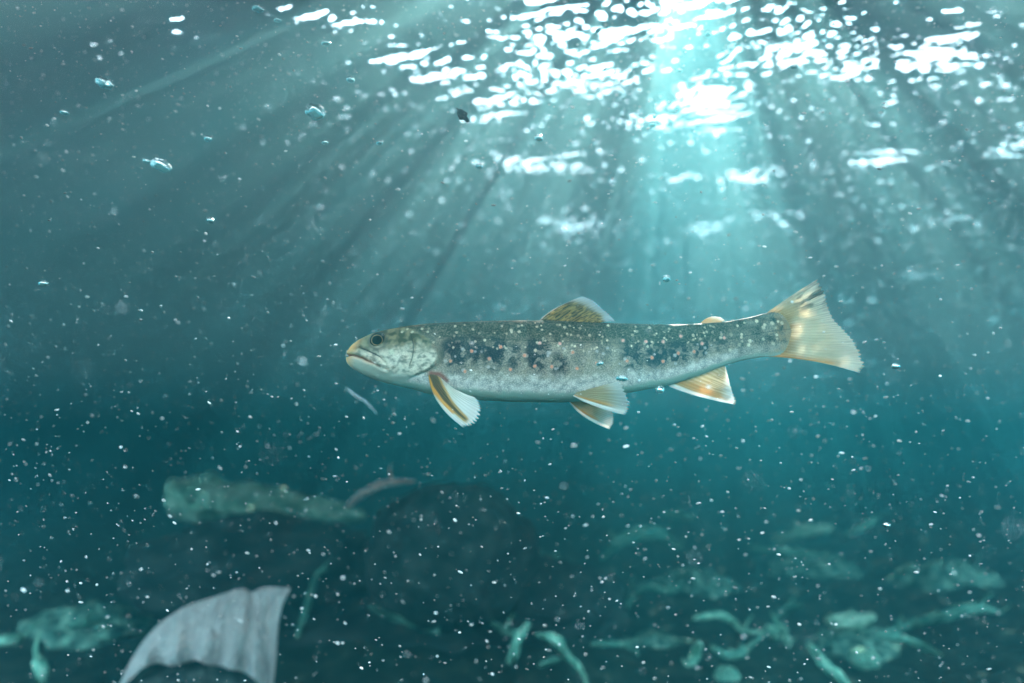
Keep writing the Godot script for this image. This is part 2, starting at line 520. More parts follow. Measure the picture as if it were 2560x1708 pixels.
		# a broken side twig or two grow out of the longer ones
		for t in (2 if local.size() > 3 else 1):
			var i := 1 + (sd + t) % (local.size() - 1)
			var out := Vector3(sin(sd * 2.1 + t), 0.9 + 0.5 * sin(sd + t * 2.0), 0.6 * cos(sd * 1.3)).normalized()
			var l: float = rad[i] * (4.0 + 2.5 * sin(sd * 0.7 + t * 3.0))
			m = tube_mesh([local[i], local[i] + out * l * 0.5, local[i] + (out + Vector3(0.25, 0.1, 0)) * l], [rad[i] * 0.5, rad[i] * 0.42, rad[i] * 0.25], sd + 40 + t, 8, 4, m)
		var o := part("driftwood_branch", m, b[2], self, base)
		tag(o, b[4], "branch", "driftwood on the bed")
		sd += 1
	# stones
	var r := part("mossy_ledge", ledge_mesh(), ledge, self, at_px(665, 1240, 2.5))
	r.scale = Vector3.ONE * 1.11
	tag(r, "long pale green mossy ledge left of the dark round dome", "rock")
	r = part("boulder", rock_mesh(Vector3(0.20, 0.165, 0.17), 52, 0.14, 1.0), dark, self, at_px(1128, 1385, 1.6))  # dark dome of a reflection in the glass, built as a boulder
	tag(r, "dark round dome of a reflection built as a boulder, centre", "rock")
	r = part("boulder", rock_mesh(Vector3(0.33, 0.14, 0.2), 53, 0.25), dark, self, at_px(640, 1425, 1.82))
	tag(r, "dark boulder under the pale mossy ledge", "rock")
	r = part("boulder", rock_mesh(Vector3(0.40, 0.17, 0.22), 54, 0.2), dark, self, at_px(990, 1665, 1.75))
	tag(r, "low dark boulder at the bottom, right of the grey shape", "rock")
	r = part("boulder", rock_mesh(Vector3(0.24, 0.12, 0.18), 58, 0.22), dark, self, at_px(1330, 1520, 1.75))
	tag(r, "low dark boulder right of the dark round dome", "rock")
	r = part("stone", rock_mesh(Vector3(0.030, 0.022, 0.028), 55, 0.3), mint, self, at_px(2162, 1650, 1.5))
	tag(r, "small pale green stone lower right beside the thick slanting branch", "rock")
	r = part("stone", rock_mesh(Vector3(0.026, 0.020, 0.024), 56, 0.3), mint, self, at_px(1818, 1694, 1.42))
	tag(r, "small pale stone at the bottom edge under the curled root", "rock")
	for q in [[1740, 1500, 2.3, 0.15, 0.09, "mossy dark boulder behind the stubby green stick"], [2045, 1470, 2.6, 0.20, 0.11, "wide mossy boulder under the long level branch"],
			[2370, 1500, 2.3, 0.19, 0.12, "mossy boulder behind the long dim branch, far right"], [1470, 1560, 2.0, 0.12, 0.07, "low mossy boulder behind the knobbed driftwood"],
			[2150, 1640, 1.75, 0.13, 0.06, "low mossy boulder beside the thick slanting branch"], [1640, 1660, 1.65, 0.12, 0.06, "low mossy boulder at the bottom right of centre"],
			[200, 1600, 1.75, 0.16, 0.08, "mossy boulder at the left edge beside the upright stick"]]:
		r = part("boulder", rock_mesh(Vector3(q[3], q[4], q[3] * 0.8), int(q[0]), 0.28), mossy, self, at_px(q[0], q[1], q[2]))
		tag(r, q[5], "rock", "mossy boulders on the bed")
	# a grey reflection in the viewing glass, built as a sheet over a stone
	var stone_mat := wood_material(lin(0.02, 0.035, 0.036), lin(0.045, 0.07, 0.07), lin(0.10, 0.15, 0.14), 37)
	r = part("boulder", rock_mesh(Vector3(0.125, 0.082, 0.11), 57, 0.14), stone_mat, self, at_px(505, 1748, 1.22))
	tag(r, "dark boulder under the grey shape", "rock")
	build_reflected_shape()
	build_small_fish()

func ledge_mesh() -> ArrayMesh:
	var n := noise(1.0, 4, 61)
	var v := PackedVector3Array(); var idx := PackedInt32Array(); var uv := PackedVector2Array()
	var nu := 60; var nv := 24
	for i in nu + 1:
		var s := float(i) / nu
		var x := (s - 0.5) * 0.66
		var h := 0.075 * pow(maxf(sin(PI * pow(s, 0.55)), 0.0), 0.4) * (1.0 - 0.35 * s)
		for j in nv + 1:
			var q := TAU * (j % nv) / nv
			var w := 1.0 + 0.55 * n.get_noise_3d(x * 9.0, cos(q) * 1.3, sin(q) * 1.3)
			v.append(Vector3(x, h * sin(q) * w - 0.07 * s, 0.16 * pow(maxf(sin(PI * s), 0.0), 0.5) * cos(q) * w))
			uv.append(Vector2(s * 2.0, float(j) / nv))
	for i in nu:
		for j in nv:
			var a := i * (nv + 1) + j
			idx.append_array([a, a + 1, a + nv + 1, a + 1, a + nv + 2, a + nv + 1])
	return arrays_mesh(v, smooth_normals(v, idx), idx, uv)

func along(line: Array, s: float, which: int) -> float:
	var t := []
	for k in line.size(): t.append([float(k), float(line[k][which])])
	return table(t, s)

func build_reflected_shape() -> void:
	# ridge and hem of the sheet that stands for a reflection in the glass, in the photograph
	var ridge := [[292, 1720], [332, 1640], [385, 1572], [458, 1520], [540, 1492], [600, 1474], [628, 1482], [660, 1470], [725, 1472]]
	var hem := [[294, 1730], [345, 1678], [410, 1664], [468, 1658], [525, 1664], [580, 1680], [628, 1700], [678, 1722], [698, 1535]]
	var depth := 1.26
	var base := at_px(500, 1716, depth)
	var n := noise(9.0, 3, 71)
	var nu := 96; var nv := 26
	var v := PackedVector3Array(); var idx := PackedInt32Array(); var uv := PackedVector2Array()
	for side in 2:
		for i in nu + 1:
			var s := float(i) / nu * (ridge.size() - 1)
			var rx := along(ridge, s, 0); var ry := along(ridge, s, 1)
			var hx := along(hem, s, 0); var hy := along(hem, s, 1)
			for j in nv + 1:
				var t := float(j) / nv
				var px := lerpf(rx, hx, t); var py := lerpf(ry, hy, t) + 4.0 * t * sin(s * 3.1) + 10.0 * t * n.get_noise_1d(s * 0.08)
				var belly := 0.11 * sin(minf(t * 1.1, 1.0) * PI * 0.5) + 0.016 * sin(s * 5.0 + t * 2.5) * t + 0.012 * n.get_noise_2d(px * 0.006, py * 0.006)
				var p := at_px(px, py, depth - belly + 0.003 * side)
				v.append(p - base)
				uv.append(Vector2(s, t * 2.0) * 0.6)
	var per := (nu + 1) * (nv + 1)
	for side in 2:
		for i in nu:
			for j in nv:
				var a := side * per + i * (nv + 1) + j
				var b := a + nv + 1
				if side == 0: idx.append_array([a, a + 1, b, b, a + 1, b + 1])
				else: idx.append_array([a, b, a + 1, b, b + 1, a + 1])
	# the rim that joins both faces
	for i in nu:
		var a := i * (nv + 1) + nv
		idx.append_array([a, a + per, a + nv + 1, a + nv + 1, a + per, a + nv + 1 + per])
		a = i * (nv + 1)
		idx.append_array([a, a + nv + 1, a + per, a + nv + 1, a + nv + 1 + per, a + per])
	var m := StandardMaterial3D.new()
	m.albedo_texture = noise_tex(0.012, 3, 72, ramp([[0.2, lin(0.60, 0.59, 0.58)], [0.6, lin(0.70, 0.69, 0.67)], [0.9, lin(0.78, 0.77, 0.75)]]), 256)
	m.roughness = 1.0
	m.metallic_specular = 0.1
	m.backlight_enabled = true
	m.backlight = lin(0.5, 0.5, 0.5)
	var o := part("reflected_shape", arrays_mesh(v, smooth_normals(v, idx), idx, uv), m, self, base)
	tag(o, "pale grey reflection with a pointed corner, built as a sheet over a dark boulder", "reflected_shape")

# a little fish far back on the bed, dark above and pale at the snout
func build_small_fish() -> void:
	var depth := 1.8
	var o := thing("small_fish", at_px(1235, 1424, depth), "small dark-backed fish hovering above the driftwood, seen far back", "fish")
	var k := px_size(1.0, depth)
	var v := PackedVector3Array(); var idx := PackedInt32Array(); var col := PackedColorArray()
	var nu := 36; var nv := 20
	for i in nu + 1:
		var s := float(i) / nu
		var px := -46.0 + 84.0 * s
		var h := 15.0 * pow(sin(PI * pow(s, 0.75) * 0.97 + 0.03), 0.8) * (1.0 - 0.45 * s)
		var mid := -6.0 * sin(PI * s) + 12.0 * s * s
		for j in nv + 1:
			var q := TAU * (j % nv) / nv
			v.append(Vector3(px, -(mid - h * cos(q)), h * 0.55 * sin(q)) * k)
			var c := Color(0.03, 0.028, 0.02).lerp(Color(0.42, 0.30, 0.12), smoothstep(0.1, -0.7, cos(q)))
			c = c.lerp(Color(0.55, 0.55, 0.48), 1.0 - smoothstep(0.10, 0.28, s))
			col.append(c)
	for i in nu:
		for j in nv:
			var a := i * (nv + 1) + j
			idx.append_array([a, a + 1, a + nv + 1, a + 1, a + nv + 2, a + nv + 1])
	var m := StandardMaterial3D.new()
	m.vertex_color_use_as_albedo = true
	m.roughness = 0.6
	m.metallic_specular = 0.15
	part("body", arrays_mesh(v, smooth_normals(v, idx), idx, null, col), m, o)
	var t := PackedVector3Array(); var ti := PackedInt32Array(); var tc := PackedColorArray()
	for side in 2:
		for i in 9:
			var a := i / 8.0 * 2.0 - 1.0
			for j in 7:
				var b := j / 6.0
				var reach := 26.0 * (0.72 + 0.28 * absf(a))
				t.append(Vector3(34.0 + reach * b * 0.8, -(10.0 + 3.0 * a + b * (14.0 * a + 12.0)), (1.0 - b) * (1.0 - absf(a)) * (1.6 if side == 0 else -1.6)) * k)
				tc.append(Color(0.40, 0.34, 0.22))
	for side in 2:
		for i in 8:
			for j in 6:
				var a := side * 63 + i * 7 + j
				if side == 0: ti.append_array([a, a + 7, a + 1, a + 7, a + 8, a + 1])
				else: ti.append_array([a, a + 1, a + 7, a + 7, a + 1, a + 8])
	part("tail_fin", arrays_mesh(t, smooth_normals(t, ti), ti, null, tc), m, o)

# ---------- the fish ----------
# Its outlines are kept in photograph pixels; S turns them into metres at the distance where it swims.
const FX := 1400.0
const FY := 900.0
var S := 0.0
const TOP := [[863, 891], [864, 884], [867, 876], [875, 865], [883, 857.5], [898, 847], [932, 832], [969, 823], [1012, 815], [1085, 807], [1146, 804], [1238, 801], [1342, 800], [1450, 804], [1545, 807.5], [1679, 810], [1756, 807.5], [1816, 803], [1857, 796], [1896, 788], [1925, 780], [1950, 777], [1968, 783], [1980, 800], [1988, 824]]
const BOT := [[863, 892], [864, 901], [868, 910], [886, 925], [926, 945], [953, 955], [993, 965], [1036, 975], [1079, 987], [1146, 995], [1208, 1001], [1269, 1004.6], [1361, 1006.5], [1430, 1005], [1500, 996], [1560, 985], [1619, 974], [1664, 966], [1740, 942], [1813, 915], [1857, 902], [1887, 896], [1917, 892], [1945, 890], [1966, 880], [1979, 858], [1988, 826]]
const WIDE := [[863, 3], [866, 10], [872, 16], [885, 24], [910, 34], [950, 44], [1000, 51], [1060, 56], [1120, 58], [1300, 62], [1450, 58], [1600, 46], [1750, 30], [1850, 20], [1920, 11], [1950, 5.5], [1975, 3.2], [1988, 1]]
const LATERAL := [[1094, 846], [1250, 855], [1422, 862], [1560, 864], [1649, 863], [1768, 856], [1828, 848], [1947, 825], [1990, 820]]
const MOUTH := [[863, 890], [874, 889], [885, 890], [896, 893], [910, 898], [923, 905], [940, 912], [962, 924], [975, 929]]
const CHEEK := [[902, 872], [920, 879], [940, 888], [957, 897], [969, 911], [977, 927]]
const PREOPERCLE := [[1032, 846], [1039, 867], [1039.5, 884], [1037, 901], [1030, 920]]
const GILL := [[1058, 841], [1075, 852], [1087, 867], [1097, 887], [1099, 903], [1089, 921], [1069, 933]]
const BARS := [[1142, 892, 32, 48, 0.85], [1190, 880, 28, 40, 0.8], [1236, 884, 30, 48, 0.95], [1284, 908, 20, 34, 0.6], [1340, 900, 28, 42, 0.8], [1394, 932, 24, 24, 0.6], [1440, 902, 20, 34, 0.3], [1500, 895, 22, 36, 0.4], [1575, 900, 30, 42, 0.7], [1632, 892, 30, 46, 0.95], [1690, 884, 28, 42, 0.95], [1745, 870, 26, 34, 0.85], [1800, 858, 24, 28, 0.7], [1850, 848, 22, 26, 0.6]]
const EYE := Vector2(949, 855.5)

func seg_dist(p: Vector2, line: Array) -> float:
	var best := 1e9
	for k in line.size() - 1:
		var a := Vector2(line[k][0], line[k][1]); var b := Vector2(line[k + 1][0], line[k + 1][1])
		var t := clampf((p - a).dot(b - a) / (b - a).length_squared(), 0.0, 1.0)
		best = minf(best, (a + (b - a) * t).distance_squared_to(p))
	return sqrt(best)

func gill_x(y: float) -> float:
	# where the rear rim of the gill cover stands at this height
	return table([[800, 1000], [836, 1050], [841, 1058], [852, 1075], [867, 1087], [887, 1097], [903, 1099], [921, 1089], [933, 1069], [950, 1030], [1000, 960]], y)

func bell(d: float, w: float) -> float:
	return exp(-d * d / (w * w))

func relief(px: float, py: float) -> float:
	# how far the head's skin stands out (in pixels)
	if px > 1135.0: return 0.0
	var p := Vector2(px, py)
	var d := 0.0
	var gx := gill_x(py)
	var mid := smoothstep(828.0, 845.0, py) * (1.0 - smoothstep(935.0, 958.0, py))
	if px < gx: d += 6.0 * mid * smoothstep(gx - 80.0, gx - 5.0, px) * smoothstep(0.0, 4.0, gx - px)
	else: d -= 4.5 * mid * bell(px - gx - 4.0, 9.0)
	d -= 3.0 * bell(seg_dist(p, PREOPERCLE), 3.2) * mid
	d += 2.0 * bell(seg_dist(p, PREOPERCLE) - 9.0, 7.0) * mid
	var mo := seg_dist(p, MOUTH)
	d -= (9.0 if px < 925.0 else 4.0) * bell(mo, 3.4)
	d += 2.6 * bell(mo - 8.0, 5.0) * smoothstep(866.0, 885.0, px)
	d -= 4.2 * bell(seg_dist(p, CHEEK), 2.8)
	var e := p.distance_to(EYE)
	d += 3.0 * bell(e - 23.0, 5.0) - 3.0 * bell(e, 17.0)
	return d

func fish_point(px: float, py: float, zpx: float) -> Vector3:
	var k := (px - 1330.0) / 700.0   # the tail swings away from the viewer, the snout a little too
	return Vector3((px - FX) * S, -(py - FY) * S, (zpx - 6.0 * k * k) * S)

func side_z(px: float, py: float) -> float:
	# half thickness of the body at that place
	var t := table(TOP, px); var b := table(BOT, px)
	var c := (py - (t + b) * 0.5) / ((b - t) * 0.5)
	return table(WIDE, px) * pow(maxf(1.0 - c * c, 0.0), 0.47)

func body_mesh() -> ArrayMesh:
	var nu := 460; var nv := 168
	var v := PackedVector3Array(); var idx := PackedInt32Array(); var uv := PackedVector2Array()
	for i in nu + 1:
		var s := float(i) / nu
		var px: float = 863.0 + 1125.0 * (0.72 * s + 0.28 * (0.5 - 0.5 * cos(PI * s)))
		var t := table(TOP, px); var b := table(BOT, px); var w := table(WIDE, px)
		var h := maxf((b - t) * 0.5, 0.6)
		for j in nv + 1:
			var q := TAU * (j % nv) / nv
			var py := (t + b) * 0.5 - h * cos(q)
			var sq := sin(q)
			var z := signf(sq) * pow(absf(sq), 0.94) * w
			var d := relief(px, py) * pow(absf(sq), 0.6)
			var sx := px
			if px < 900.0:   # lips: the slit runs back into the snout
				var slit := bell(seg_dist(Vector2(px, py), MOUTH), 3.2) * (1.0 - smoothstep(866.0, 900.0, px))
				sx += 9.0 * slit
			v.append(fish_point(sx, py, z + signf(sq) * d))
			uv.append(Vector2((sx - 858.0) / 1140.0, (py - 768.0) / 260.0))
	for i in nu:
		for j in nv:
			var a := i * (nv + 1) + j
			idx.append_array([a, a + 1, a + nv + 1, a + 1, a + nv + 2, a + nv + 1])
	var nm := smooth_normals(v, idx)
	for i in nu + 1:
		var a := i * (nv + 1)
		var s := (nm[a] + nm[a + nv]).normalized()
		nm[a] = s; nm[a + nv] = s
	return arrays_mesh(v, nm, idx, uv)

func skin() -> Array:
	# colour and scale relief of one flank, both flanks share it: 1140 x 260 photograph pixels
	var K := 1.5
	var W := int(1140 * K); var H := int(260 * K)
	var im := Image.create(W, H, false, Image.FORMAT_RGB8)
	var bump := Image.create(W, H, false, Image.FORMAT_R8)
	var shine := Image.create(W, H, false, Image.FORMAT_R8)
	var worm := noise(0.075, 2, 86)
	var mott := noise(0.085, 3, 84)
	var grain := noise(0.19, 3, 81)
	var patch := noise(0.017, 2, 82)
	var blot := noise(0.040, 2, 83)
	for i in W:
		var px := 858.0 + i / K
		var t := table(TOP, clampf(px, 863, 1988)); var b := table(BOT, clampf(px, 863, 1988))
		var lat := table(LATERAL, px)
		var tl := clampf((lat - t) / (b - t), 0.2, 0.6)
		for j in H:
			var py := 768.0 + j / K
			var f := clampf((py - t) / (b - t), 0.0, 1.0)
			var g := grain.get_noise_2d(px, py * 1.15)
			var pa := patch.get_noise_2d(px, py * 1.6)
			var bl := blot.get_noise_2d(px, py)
			# scale lattice
			var u := (px * 0.92 + py) / 4.6; var w := (px * 0.92 - py) / 4.6
			var sc := sin(u * PI) * sin(w * PI)
			var fleck := smoothstep(-0.05, 0.55, g)
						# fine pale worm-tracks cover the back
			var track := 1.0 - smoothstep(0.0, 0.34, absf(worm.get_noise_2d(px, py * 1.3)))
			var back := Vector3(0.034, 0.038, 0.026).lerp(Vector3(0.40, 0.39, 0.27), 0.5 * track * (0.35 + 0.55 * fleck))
			# dark bars along the flank, soft at their edges
			var parr := 0.0
			for q in BARS:
				var dx: float = (px + 9.0 * bl + 5.0 * g - q[0]) / (q[2] * 0.98)
				if absf(dx) < 2.2:
					var dy: float = (py + 8.0 * pa - q[1] + 12.0) / (q[3] * 1.2)
					parr = maxf(parr, q[4] * (1.0 - smoothstep(0.45, 1.6, sqrt(dx * dx + dy * dy))))
			parr *= clampf(0.95 + 1.5 * bl + 1.0 * pa, 0.3, 1.0)
			var mid := Vector3(0.27, 0.25, 0.19).lerp(Vector3(0.012, 0.017, 0.024), clampf(parr * 1.6, 0.0, 1.0))
			mid = mid.lerp(Vector3(0.24, 0.22, 0.14), 0.45 * (1.0 - parr) * smoothstep(-0.1, 0.4, bl))
			mid *= 1.0 + 0.7 * g
			mid = mid.lerp(Vector3(0.40, 0.40, 0.36), 0.25 * fleck * (1.0 - 0.8 * parr))
			var low := Vector3(0.20, 0.21, 0.20).lerp(Vector3(0.68, 0.66, 0.58), clampf(0.42 + 0.55 * fleck + 0.45 * bl, 0.0, 1.0))
			var belly := Vector3(0.24, 0.33, 0.27)  # belly kept dark and green, part of its shade put into the colour
			var wob := 0.07 * bl + 0.05 * pa
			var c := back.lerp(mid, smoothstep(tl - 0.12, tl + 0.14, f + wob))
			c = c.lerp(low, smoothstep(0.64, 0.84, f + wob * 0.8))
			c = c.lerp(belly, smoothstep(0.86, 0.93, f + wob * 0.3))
			if px > 1780.0:   # tail stalk: olive with a sandy end
				var k := smoothstep(1780.0, 1900.0, px)
				c = c.lerp(Vector3(0.13, 0.13, 0.10) * (1.0 + 1.4 * pa + 1.2 * g), k * 0.75 * (1.0 - smoothstep(0.85, 1.0, f)))
				c = c.lerp(Vector3(0.30, 0.21, 0.11), 0.7 * smoothstep(1930.0, 1985.0, px + 34.0 * bl + 14.0 * g))
			if absf(py - lat) < 1.1 and px > 1110.0: c *= 0.55
			var silver := lerpf(0.25 * fleck, 0.16 * fleck, smoothstep(tl - 0.1, tl + 0.1, f))
			silver = lerpf(silver, 0.35 * fleck, smoothstep(0.66, 0.82, f)) * (1.0 - smoothstep(0.85, 0.92, f))
			var bumpy := 0.5 + 0.12 * sc + 0.30 * g
			if px < 1130.0:
				var p := Vector2(px, py)
				var gx := gill_x(py)
				var soft := 3.0 + 26.0 * (1.0 - smoothstep(826.0, 850.0, py))
				var head := 1.0 - smoothstep(gx - soft, gx + soft, px)
				var crown := Vector3(0.06, 0.065, 0.035).lerp(Vector3(0.22, 0.21, 0.12), clampf(0.4 + 1.4 * bl, 0.0, 1.0))
				var cheek := Vector3(0.56, 0.53, 0.41).lerp(Vector3(0.17, 0.17, 0.13), smoothstep(-0.35, 0.7, 0.7 * mott.get_noise_2d(px * 0.6, py) + bl * 0.7 + 0.3 * g))
				cheek *= 1.0 + 0.35 * g
				var hc := crown.lerp(cheek, smoothstep(0.24, 0.50, f + wob))
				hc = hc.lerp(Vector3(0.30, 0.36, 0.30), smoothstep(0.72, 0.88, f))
				hc = hc.lerp(Vector3(0.24, 0.24, 0.15), 0.6 * bell(p.distance_to(Vector2(925, 850)), 26.0))
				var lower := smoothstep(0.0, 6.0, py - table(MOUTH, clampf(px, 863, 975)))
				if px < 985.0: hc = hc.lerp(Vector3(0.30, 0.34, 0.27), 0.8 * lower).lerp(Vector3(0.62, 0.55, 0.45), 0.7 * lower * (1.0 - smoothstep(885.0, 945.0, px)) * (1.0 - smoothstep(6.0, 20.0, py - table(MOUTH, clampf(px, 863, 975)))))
				var tip := 1.0 - smoothstep(868.0, 906.0, px + 0.35 * (py - 880.0))
				hc = hc.lerp(Vector3(0.74, 0.44, 0.18), 0.95 * tip)
				var mo := seg_dist(p, MOUTH)
				hc = hc.lerp(Vector3(0.50, 0.30, 0.17), 0.6 * bell(mo, 6.0) * (1.0 - smoothstep(920.0, 960.0, px)))
				hc = hc.lerp(Vector3(0.16, 0.05, 0.025), 0.9 * bell(mo, 2.2) * (1.0 - smoothstep(920.0, 970.0, px)))
				hc = hc.lerp(Vector3(0.02, 0.02, 0.02), 0.95 * bell(seg_dist(p, CHEEK), 1.9) * smoothstep(900.0, 908.0, px) * (1.0 - smoothstep(950.0, 972.0, px)))
				hc = hc.lerp(Vector3(0.05, 0.05, 0.035), 0.85 * bell(seg_dist(p, PREOPERCLE), 1.8))
				hc = hc.lerp(Vector3(0.06, 0.06, 0.05), 0.6 * bell(p.distance_to(EYE) - 22.0, 4.5))
				var slot := bell(px - gx - 7.0, 7.0) * smoothstep(822.0, 850.0, py) * (1.0 - smoothstep(925.0, 945.0, py))
				c = c.lerp(hc, head)
				c = c.lerp(Vector3(0.07, 0.08, 0.055), 0.6 * slot)
				# red-brown pocket over the pectoral fin
				c = c.lerp(Vector3(0.20, 0.05, 0.03), 0.85 * bell(seg_dist(p, [[1082, 937], [1105, 940], [1122, 955]]), 6.0))
				silver = lerpf(silver, 0.3 * fleck * smoothstep(0.28, 0.45, f) * (1.0 - smoothstep(0.75, 0.9, f)) * smoothstep(930.0, 990.0, px), head)
				bumpy = lerpf(bumpy, 0.5 + 0.3 * g + 0.25 * bl, head)
			c = c.clamp(Vector3.ONE * 0.012, Vector3.ONE * 0.85)
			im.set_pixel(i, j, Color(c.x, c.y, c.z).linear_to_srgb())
			bump.set_pixel(i, j, Color(bumpy, 0, 0))
			shine.set_pixel(i, j, Color(silver, 0, 0))
	# spots: cream over the back, bluish lower down, red-orange on the flank
	var r := RandomNumberGenerator.new()
	r.seed = 5
	var spots := []
	for k in 150:
		var px := r.randf_range(1070.0, 1965.0)
		var t := table(TOP, px); var b := table(BOT, px)
		var f := r.randf_range(0.05, 0.42) if px < 1820.0 else r.randf_range(0.1, 0.75)
		spots.append([px, lerpf(t, b, f), r.randf_range(2.0, 4.8) + (1.6 if px > 1800.0 else 0.0), Vector3(0.60, 0.58, 0.42) * r.randf_range(0.7, 1.15), r.randf_range(0.35, 0.85)])
	for k in 26:
		var px := r.randf_range(1110.0, 1800.0)
		spots.append([px, lerpf(table(TOP, px), table(BOT, px), r.randf_range(0.36, 0.68)), r.randf_range(3.0, 5.5), Vector3(0.40, 0.43, 0.42), 0.6])
	for p in [[1182, 885], [1225, 904], [1310, 896], [1252, 875], [1131, 909], [1347, 865], [1396, 866], [1427, 888], [1376, 923], [1437, 927], [1335, 922], [1276, 930], [1166, 934], [1485, 914], [1552, 857], [1609, 859], [1652, 859], [1750, 862], [1689, 887], [1729, 883], [1622, 899], [1560, 908], [1650, 908], [1698, 844], [1808, 847]]:
		var pale: bool = p[1] < 870
		spots.append([p[0], p[1], 6.6, Vector3(0.40, 0.37, 0.34), 0.4])
		spots.append([p[0], p[1], 4.6, Vector3(0.74, 0.36, 0.27) if pale else Vector3(0.66, 0.24, 0.12), 0.85])
	for p in [[985, 886, 9.0], [1008, 834, 4.5], [1034, 835, 5.0], [1057, 826, 4.5], [1072, 835, 4.0], [1020, 826, 4.0]]:
		spots.append([p[0], p[1], p[2], Vector3(0.50, 0.54, 0.40), 0.8])
	for s in spots:
		var rr: float = s[2] * K
		var cx: float = (s[0] - 858.0) * K; var cy: float = (s[1] - 768.0) * K
		for i in range(maxi(0, int(cx - rr * 1.4)), mini(W, int(cx + rr * 1.4) + 1)):
			for j in range(maxi(0, int(cy - rr * 1.4)), mini(H, int(cy + rr * 1.4) + 1)):
				var d := Vector2(i - cx, j - cy).length() / rr + 0.22 * grain.get_noise_2d(i * 0.5, j * 0.5)
				var a: float = (1.0 - smoothstep(0.45, 1.15, d)) * s[4]
				if a > 0.01:
					var c := im.get_pixel(i, j).srgb_to_linear()
					var k: float = 1.0 + 0.5 * grain.get_noise_2d(i / K + 858.0, j / K)
					im.set_pixel(i, j, c.lerp(Color(s[3].x * k, s[3].y * k, s[3].z * k), a).linear_to_srgb())
	return [ImageTexture.create_from_image(im), ImageTexture.create_from_image(bump), ImageTexture.create_from_image(shine)]

# A fin: a fan of soft rays. Each key ray is [root, bend, tip] as [x, y, z] in pixels; the web between rays is thinner.
func fin_mesh(keys: Array, n_rays: int, jag: float, thick: float, paint: Callable) -> ArrayMesh:
	var na := n_rays * 6; var nb := 30
	var v := PackedVector3Array(); var idx := PackedInt32Array(); var col := PackedColorArray()
	var jn := noise(0.9, 2, 91)
	for side in 2:
		for i in na + 1:
			var a := float(i) / na
			var s := a * (keys.size() - 1)
			var k := mini(int(s), keys.size() - 2)
			var f := s - k
			var P := []
			for m in 3:
				var q: Array = keys[k][m]; var w: Array = keys[k + 1][m]
				P.append(Vector3(q[0], q[1], q[2]).lerp(Vector3(w[0], w[1], w[2]), f))
			var ph := fposmod(a * n_rays, 1.0)
			var ridge := 0.5 + 0.5 * cos(TAU * ph)
			var reach := 1.0 - jag * (1.0 - ridge) - jag * 0.9 * (0.5 + 0.5 * jn.get_noise_1d(floorf(a * n_rays + 0.5) * 7.3))
			for j in nb + 1:
				var t := float(j) / nb
				var b := t * reach
				var p: Vector3 = P[0] * (1 - b) * (1 - b) + P[1] * 2.0 * b * (1 - b) + P[2] * b * b
				var rim := minf(minf(a, 1.0 - a) * 14.0, 1.0)
				var th := thick * 0.6 * (0.55 + 0.45 * ridge) * (1.0 - 0.8 * t) * sqrt(rim) * (0.0 if j == nb else 1.0)
				v.append(fish_point(p.x, p.y, p.z + (th if side == 0 else -th) + 1.2 * sin(a * 9.0) * t))
				# each ray forks towards its tip
				var fork := ph if t < 0.45 else fposmod(a * n_rays * 2.0, 1.0)
				col.append(paint.call(a, t, fork if fmod(floorf(a * n_rays), 3.0) != 1.0 else ph, Vector2(p.x, p.y)))
	var per := (na + 1) * (nb + 1)
	for side in 2:
		for i in na:
			for j in nb:
				var a := side * per + i * (nb + 1) + j
				var b := a + nb + 1
				if side == 0: idx.append_array([a, b, a + 1, b, b + 1, a + 1])
				else: idx.append_array([a, a + 1, b, b, a + 1, b + 1])
	return arrays_mesh(v, smooth_normals(v, idx), idx, null, col)

func mixc(a: Color, b: Color, t: float) -> Color:
	return a.lerp(b, clampf(t, 0.0, 1.0))

func web(c: Color, alpha: float) -> Color:
	c.a = alpha
	return c

